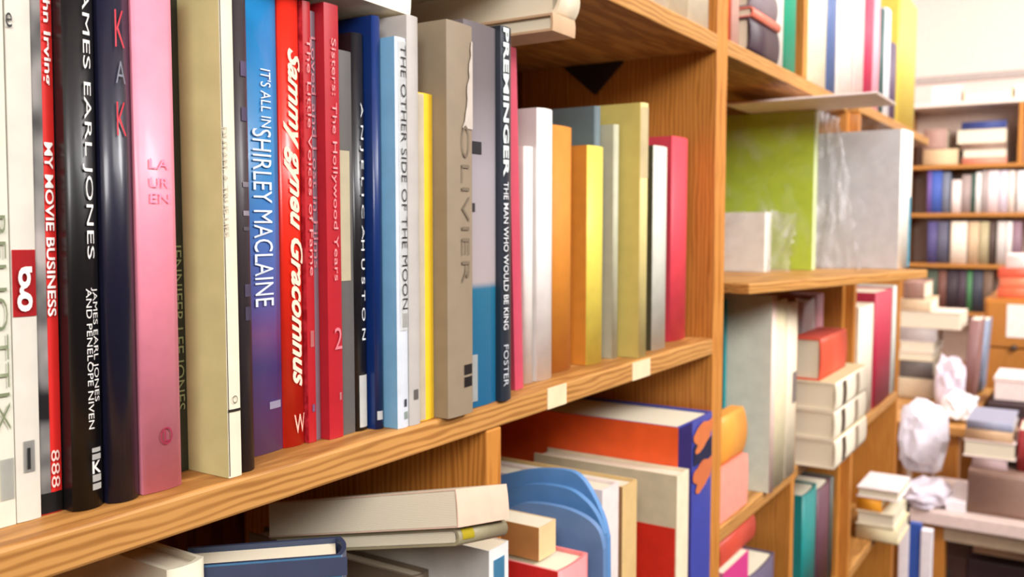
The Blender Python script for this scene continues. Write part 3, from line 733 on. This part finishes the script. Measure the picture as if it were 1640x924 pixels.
#__FAR__
# ------------------------------------------------------------------ far bookcase across the end of the aisle
sF = 5.2
def fz(y): return onx(1560, y, sF).z
d_lo, d_hi = -.75, .86
cf = thing('bookcase', 'tall wooden bookcase across the far end of the aisle', 'bookcase', Matrix.Translation((sF, 0, 0)))
zs1, zs2, zs3, zs4 = fz(341), fz(423), fz(500), fz(263)
wbox('upright', sF-.02, sF+.25, d_hi-.02, d_hi, FL, fz(168), WOOD_Z, cf); wbox('upright', sF-.02, sF+.25, d_lo, d_lo+.02, FL, fz(168), WOOD_Z, cf)
wbox('upright', sF-.02, sF+.25, .31, .33, fz(263), fz(168), WOOD_Z, cf)
for zz in (zs4, zs1, zs2, zs3, fz(590)): wbox('shelf', sF-.02, sF+.25, d_lo+.02, d_hi-.02, zz-.02, zz, WOOD_D, cf)
wbox('back_panel', sF+.25, sF+.26, d_lo, d_hi, FL, fz(168), M((196, 172, 156), .7), cf, 0)
wbox('top_board', sF-.02, sF+.25, d_lo, d_hi, fz(168), fz(168)+.02, M((232, 214, 200), .6), cf)
structure(wbox('trim_1', 5.73, 5.749, -2.0, .9, onx(1560, 128, 5.73).z, onx(1560, 117, 5.73).z, M((178, 166, 158), .7), None, 0))
GF = 'cartons on top of the far bookcase'
def carton(lb, x0, x1, y0, y1, s, c, zb=None):
    a, b_ = onx(x1, y1, s), onx(x0, y1, s); zb = a.z if zb is None else zb; h = onx(x1, y0, s).z-zb
    t = thing('carton', lb, 'box', Matrix.Translation((s+.1, (a.y+b_.y)/2, zb+EYE)), GF); w = b_.y-a.y
    bm = bmesh.new(); add_box(bm, -.1, .1, -w/2, w/2, 0, h*.8, 0, .002); link('body', bm, M(c, .6), t)
    bm = bmesh.new(); add_box(bm, -.104, .104, -w/2-.003, w/2+.003, h*.8+.0005, h, 0, .002); link('lid', bm, M(c, .6), t)
zt = fz(168)+.0205
carton('pale pink carton on the far bookcase behind the yellow book', 1492, 1538, 136, 168, sF, (240, 222, 220), zt)
carton('pale yellow wide carton on the far bookcase', 1543, 1620, 138, 168, sF, (246, 232, 190), zt)
carton('white carton at the outer end of the far bookcase top', 1626, 1668, 134, 168, sF, (248, 244, 240), zt)
# lying books on the far top shelf
GFT = 'books lying on the far top shelf'
sf = sF+.005
zz = zs4+.0005
for lb, x0, x1, y0, y1, c in (('tan book at the bottom of the two-book stack on the far top shelf', 1478, 1534, 238, 263, (214, 182, 140)), ('brown book on top of the two-book stack on the far top shelf', 1478, 1516, 206, 238, (168, 130, 116))):
    b = LB(lb, sf, x0, x1, y0, y1, M(c, .6), z0=zz, group=GFT); zz = b.ztop+.0005
zz = zs4+.0005
for lb, x0, x1, y0, y1, c, wy in (('salmon book lying lowest on the far top shelf', 1540, 1622, 250, 263, (226, 140, 116), 'cam'), ('ivory book on the salmon one, far top shelf', 1542, 1620, 238, 250, (240, 226, 206), 'fore'),
        ('brown thin book in the middle of the taller far stack', 1538, 1620, 227, 238, (140, 110, 92), 'cam'), ('thick cream-paged book under the navy one, far shelf', 1532, 1618, 205, 227, (244, 226, 196), 'fore'), ('navy book topping the taller stack on the far top shelf', 1540, 1618, 192, 205, (44, 58, 118), 'cam')):
    b = LB(lb, sf, x0, min(x1, 1612), y0, y1, M(c, .6), z0=zz, way=wy, group=GFT); zz = b.ztop+.0005
def shelf_row(zz, y1, rowgroup, items):
    for lb, x0, x1, y0, c in items:
        SB(lb, sf, x0, x1, max(y0, y1-68), y1, M(c, .6), z0=zz+.0004, group=rowgroup)
shelf_row(zs1, 341, 'upper upright row on the far bookcase', (
    ('violet book first in the far upper row', 1484, 1490, 268, (120, 90, 160)), ('bright blue book in the far upper row', 1490.5, 1507, 266, (70, 96, 176)), ('slate grey book in the far upper row beside bright blue', 1508, 1520, 276, (120, 124, 140)),
    ('ivory short book in the far upper row', 1523, 1538, 288, (240, 222, 214)), ('taupe book in the far upper row', 1539, 1554, 280, (166, 146, 140)), ('dark green slim book in the far upper row', 1555, 1560, 278, (40, 84, 70)),
    ('white slim book beside dark green, far upper row', 1561, 1570, 276, (232, 226, 220)), ('warm grey book in the far upper row', 1571, 1579, 272, (176, 160, 154)), ('pale pink book in the far upper row', 1580, 1598, 270, (236, 214, 212)),
    ('lilac-white book in the far upper row', 1599, 1612, 268, (222, 206, 216)), ('cream book in the far upper row', 1613, 1624, 268, (236, 218, 204)), ('bright white broad book in the far upper row', 1627, 1650, 264, (248, 240, 236))))
shelf_row(zs2, 423, 'middle upright row on the far bookcase', (
    ('indigo book first in the far middle row', 1484, 1499, 350, (84, 76, 124)), ('dark slate book in the far middle row', 1500, 1517, 352, (92, 90, 108)), ('broad cream book in the far middle row', 1521, 1547, 350, (244, 224, 202)),
    ('tan book in the far middle row', 1549, 1566, 352, (206, 174, 138)), ('olive beige book in the far middle row', 1567, 1582, 350, (180, 164, 126)), ('dark brown slim book in the far middle row', 1583, 1592, 354, (84, 66, 58)),
    ('pale grey book in the far middle row', 1595, 1609, 350, (206, 194, 186)), ('off-white book in the far middle row', 1610, 1619, 350, (232, 220, 212)), ('mauve book in the far middle row', 1620, 1634, 346, (140, 110, 120))))
shelf_row(zs3, 500, 'lower upright row on the far bookcase', (
    ('dark moss book first in the far lower row', 1482, 1500, 430, (70, 78, 62)), ('russet book in the far lower row', 1501, 1514, 428, (112, 70, 58)), ('black-brown book in the far lower row', 1515, 1532, 432, (58, 44, 50)),
    ('aubergine book in the far lower row', 1533, 1546, 430, (70, 52, 62)), ('leaf green slim book in the far lower row', 1547, 1555, 434, (74, 124, 78)), ('charcoal book in the far lower row', 1556, 1572, 430, (62, 62, 72)), ('dull brown book in the far lower row', 1573, 1588, 430, (110, 84, 66))))

# ------------------------------------------------------------------ low cabinet with orange books, beyond the table
sC = 3.6
def table(name, label, cat, s0, s1, d0, d1, ztop, th, mat, leg=.05):
    t = thing(name, label, cat, Matrix.Translation(((s0+s1)/2, (d0+d1)/2, 0)))
    wbox('tabletop', s0, s1, d0, d1, ztop-th, ztop, mat, t, .003)
    for a in (s0+.03, s1-.03-leg):
        for b_ in (d0+.03, d1-.03-leg): wbox('leg', a, a+leg, b_, b_+leg, FL, ztop-th-.0003, WOOD_Z, t, .003)
    return t
cz0, cz1 = FL, onx(1600, 478, sC).z
cd0, cd1 = onx(1690, 520, sC).y, onx(1576, 520, sC).y
t = thing('cabinet', 'orange-brown wooden cabinet with a white notice, by the far bookcase', 'cabinet', Matrix.Translation((sC, (cd0+cd1)/2, 0)))
wbox('body', sC, sC+.4, cd0, cd1, cz0, cz1, WOOD_Z, t, .004)
dz = onx(1600, 556, sC).z
wbox('drawer', sC-.015, sC-.0005, cd0+.01, cd1-.01, dz+.004, cz1-.01, WOOD_Z, t, .002)
dr = wbox('door', sC-.015, sC-.0005, cd0+.01, cd1-.01, onx(1600, 640, sC).z, dz-.004, WOOD_Z, t, .002)
bm = bmesh.new(); bmesh.ops.create_uvsphere(bm, u_segments=12, v_segments=8, radius=.012); kn = link('knob', bm, M((70, 46, 26), .4), t)
kp = onx(1625, 556, sC); kn.location = Vector((sC-.03, kp.y, kp.z+EYE))-t.location
p0, p1 = onx(1611, 540, sC-.02), onx(1655, 489, sC-.02)
o = wbox('notice', sC-.0165, sC-.0155, p1.y, p0.y, p0.z, p1.z, M((248, 236, 224), .7), None, 0); tag(o, 'white blank paper notice on the orange-brown cabinet', 'notice')
GO = 'orange books on the cabinet'
zz = cz1+.0005
for lb, x0, x1, y0, y1, c in (('orange book lying directly on the cabinet', 1597, 1660, 462, 478, (232, 110, 72)), ('orange-red book, second from bottom on the cabinet', 1600, 1660, 446, 462, (238, 128, 92)), ('coral orange book, top of the orange three', 1598, 1660, 431, 446, (228, 92, 64)), ('pale pink pack lying on the coral orange book', 1610, 1660, 408, 431, (240, 214, 208))):
    b = LB(lb, sC+.02, x0, x1, y0, y1, M(c, .5), z0=zz, group=GO, length=.2); zz = b.ztop+.0005

# ------------------------------------------------------------------ back table with the untidy stack
sM = 3.2
zM = onx(1480, 640, sM).z
m0, m1 = onx(1575, 640, sM).y, onx(1428, 640, sM).y
table('side_table', 'wooden side table under the untidy grey and cream stack', 'table', sM-.40, sM+.36, m0, m1, zM, .025, WOOD_X, .06)
GM = 'untidy stack on the side table'
zz = zM+.0005
for lb, x0, x1, y0, y1, c, wy in (('cream book lowest in the untidy stack', 1436, 1492, 608, 640, (226, 208, 176), 'cam'), ('dark grey book in the untidy stack, above the cream one', 1440, 1494, 580, 608, (104, 96, 92), 'cam'),
        ('buff thin book in the untidy stack', 1438, 1494, 566, 580, (226, 202, 164), 'fore'), ('white paperback in the untidy stack', 1440, 1496, 548, 566, (240, 226, 220), 'fore'), ('mid-grey book in the untidy stack', 1440, 1500, 527, 548, (186, 174, 170), 'cam'),
        ('broad cream book near the top of the untidy stack', 1440, 1538, 502, 527, (232, 210, 192), 'fore'), ('tan book on top of the untidy stack', 1440, 1490, 480, 502, (214, 184, 148), 'cam'), ('brown small book crowning the untidy stack', 1446, 1480, 452, 480, (150, 110, 94), 'cam')):
    b = LB(lb, sM, x0, x1, y0, y1, M(c, .55), z0=zz, way=wy, group=GM, length=.2); zz = b.ztop+.0005
SB('brown book leaning beside the untidy stack', sM+.03, 1540, 1558, 512, 640, M((140, 100, 96), .5), z0=zM+.0105, lean=.06)
SB('blue-grey book with a cream edge leaning behind the brown one', sM+.2, 1555, 1572, 512, 636, M((132, 144, 166), .5), z0=zM+.0105, lean=.05)

def crumple(name, label, x0, x1, y0, y1, s, c, dx=.12, seed=1, zbase=None, cat='plastic bag'):
    """crumpled white plastic carrier, a lumpy closed bag"""
    r = random.Random(seed); a, b_ = onx(x1, y1, s), onx(x0, y0, s)
    cy, cz, ry, rz = (a.y+b_.y)/2, (a.z+b_.z)/2, abs(b_.y-a.y)/2, abs(b_.z-a.z)/2
    bm = bmesh.new(); bmesh.ops.create_icosphere(bm, subdivisions=3, radius=1)
    ph = [(Vector((r.uniform(-1, 1), r.uniform(-1, 1), r.uniform(-1, 1))).normalized(), r.uniform(2.5, 7), r.uniform(0, 6)) for _ in range(8)]
    for v in bm.verts:
        n = v.co.normalized(); k = 1+sum(abs(math.sin(n.dot(d)*f+p)) for d, f, p in ph)*.105-.5
        sg = lambda q: math.copysign(abs(q)**.75, q)
        v.co = Vector((sg(n.x)*dx*k, sg(n.y)*ry*k, max(-rz*.92, sg(n.z)*rz*k)))
    for f in bm.faces: f.smooth = False
    if zbase is not None: cz = zbase+.0006-min(v.co.z for v in bm.verts)
    o = link(name, bm, M(c, .3, .4)); o.location = (s+dx*.9, cy, cz+EYE)
    return tag(o, label, cat, 'white plastic bags around the tables')
crumple('carrier_bag', 'lilac-white plastic bag slumped beside the untidy stack', 1496, 1540, 556, 644, sM-.16, (226, 214, 228), .08, 5, zM)
crumple('carrier_bag', 'bright white plastic bag on the front corner of the side table', 1508, 1562, 598, 648, sM-.34, (250, 248, 252), .07, 6, zM)

#__TABLE__
# ------------------------------------------------------------------ low table in the aisle beyond the bookcases
sT2 = 2.42
zT = onx(1560, 830, sT2).z
t0, t1 = onx(1760, 830, sT2).y, onx(1456, 830, sT2).y
tb = table('low_table', 'pale topped low table piled with books past the last bookcase', 'table', sT2, sT2+.36, t0, t1, zT, onx(1560, 830, sT2).z-onx(1560, 852, sT2).z, M((226, 204, 194), .5), .05)
a = onx(1560, 852, sT2).z; b_ = onx(1560, 880, sT2).z
wbox('apron', sT2+.03, sT2+.05, t0+.03, t1-.03, b_, a-.0005, M((190, 168, 140), .5), tb)
GQ = 'books on the low table'
zz = zT+.0006
b = LB('brown flat box on the low table', sT2+.04, 1548, 1700, 772, 830, M((142, 112, 98), .6), z0=zz, group=None, length=.3, name='storage_box', cat='box')
zb1 = b.ztop+.0006
LB('white thin booklet on the low table beside the brown box', sT2+.03, 1514, 1546, 806, 830, M((240, 232, 236), .5), z0=zz, length=.2, group=GQ, hard=False)
zz = zb1
for lb, x0, x1, y0, y1, c, wy in (('grey-rose book lowest of the stack on the brown box', 1556, 1612, 738, 766, (186, 160, 160), 'cam'), ('white broad book in the stack on the brown box', 1542, 1626, 712, 738, (244, 228, 222), 'fore'), ('tan book in the stack on the brown box', 1545, 1622, 694, 712, (206, 168, 130), 'cam'), ('blue-grey book topping the stack on the brown box', 1547, 1622, 680, 694, (150, 152, 172), 'cam')):
    b = LB(lb, sT2+.07, x0, x1, y0, y1, M(c, .55), z0=zz, way=wy, group=GQ, length=.2); zz = b.ztop+.0006
SB('dark red book standing on the brown box', sT2+.09, 1628, 1650, 690, 764, M((150, 44, 46), .5), z0=zb1)
crumple('carrier_bag', 'crumpled pale plastic bag on the near corner of the low table', 1446, 1513, 782, 828, sT2+.0, (222, 214, 226), .08, 8, zT)
crumple('carrier_bag', 'white plastic bag hanging from the front of the side table', 1438, 1506, 650, 768, 2.650, (236, 232, 244), .07, 21)
# below the lower shelf of the last bookcase
GZ = 'books lying at the foot of the last bookcase'
zz = B2L+.0005
sZ = 1.84
for lb, x0, x1, th, c, wy in (('pale sage book lying lowest in the last bookcase', 1372, 1440, .030, (216, 200, 160), 'cam'), ('cream book lying on the pale sage one', 1372, 1434, .028, (224, 212, 184), 'fore'),
        ('amber book lying under the white one in the last bookcase', 1372, 1412, .026, (226, 150, 36), 'cam'), ('white book lying on top in the last bookcase', 1372, 1440, .020, (244, 230, 226), 'fore')):
    a, b_ = onx(x1, 800, sZ), onx(x0, 800, sZ)
    if wy == 'cam': m = Matrix.Translation((sZ, a.y, zz+th/2)) @ FLAT_CAM
    else: m = Matrix.Translation((sZ, b_.y, zz+th/2)) @ Matrix.Translation((.13, 0, 0)) @ FLAT_FORE
    Book(lb, th, b_.y-a.y, .13, m, M(c, .55), group=GZ); zz += th+.0005
# dark things under and behind the low table
def crate(name, label, cat, x0, x1, y0, y1, s, depth, c, zb=None, lid=True):
    a, b_ = onx(x1, y1, s), onx(x0, y0, s); zb = a.z if zb is None else zb
    t = thing(name, label, cat, Matrix.Translation((s+depth/2, (a.y+b_.y)/2, zb+EYE))); w = b_.y-a.y; h = b_.z-zb
    bm = bmesh.new(); add_box(bm, -depth/2, depth/2, -w/2, w/2, 0, h*.84, 0, .003); link('body', bm, M(c, .6), t)
    bm = bmesh.new(); add_box(bm, -depth/2-.005, depth/2, -w/2-.004, w/2+.004, h*.84+.0005, h, 0, .003); link('lid', bm, M(tuple(int(v*.9) for v in c), .6), t)
    bm = bmesh.new(); add_box(bm, -depth/2-.012, -depth/2-.0055, -w*.12, w*.12, h*.88, h*.94, 0, .002); link('handle', bm, M((60, 50, 44), .4), t)
    return t
crate('storage_chest', 'dark plum storage chest behind the stack on the brown box', 'chest', 1584, 1690, 644, 700, 3.16, .35, (64, 40, 44), FL)
ch = onx(1600, 644, 3.16).z
carton('pale pink carton on the dark plum chest', 1592, 1660, 608, 640, 3.2, (240, 220, 214), ch+.0006)
crate('storage_crate', 'dark brown crate under the low table', 'crate', 1490, 1542, 884, 1000, sT2+.11, .15, (84, 52, 42), FL)
crate('storage_crate', 'dark maroon crate under the low table, carrying a tan book', 'crate', 1552, 1660, 894, 1000, sT2+.11, .15, (58, 34, 34), FL)
cm = onx(1600, 894, sT2+.11).z
LB('tan book lying on the dark maroon crate', sT2+.115, 1558, 1650, 872, 893, M((200, 168, 136), .55), z0=cm+.0008, length=.15)

pz0, pz1 = onx(1465, 838, 2.2), onx(1465, 846, 2.2)
pn = thing('notice_board', 'royal blue narrow panel with white edges standing before the low table', 'panel', Matrix.Translation((2.2, pz0.y, 0)))
y0_, y1_ = onx(1474, 880, 2.2).y, onx(1456, 880, 2.2).y
wbox('face_board', 2.2, 2.218, y0_, y1_, FL, pz0.z, M((52, 86, 168), .4), pn)
for ya, yb_ in ((y0_-.024, y0_-.0005), (y1_+.0005, y1_+.022)): wbox('edge_board', 2.196, 2.222, ya, yb_, FL, pz1.z, M((238, 232, 236), .4), pn)
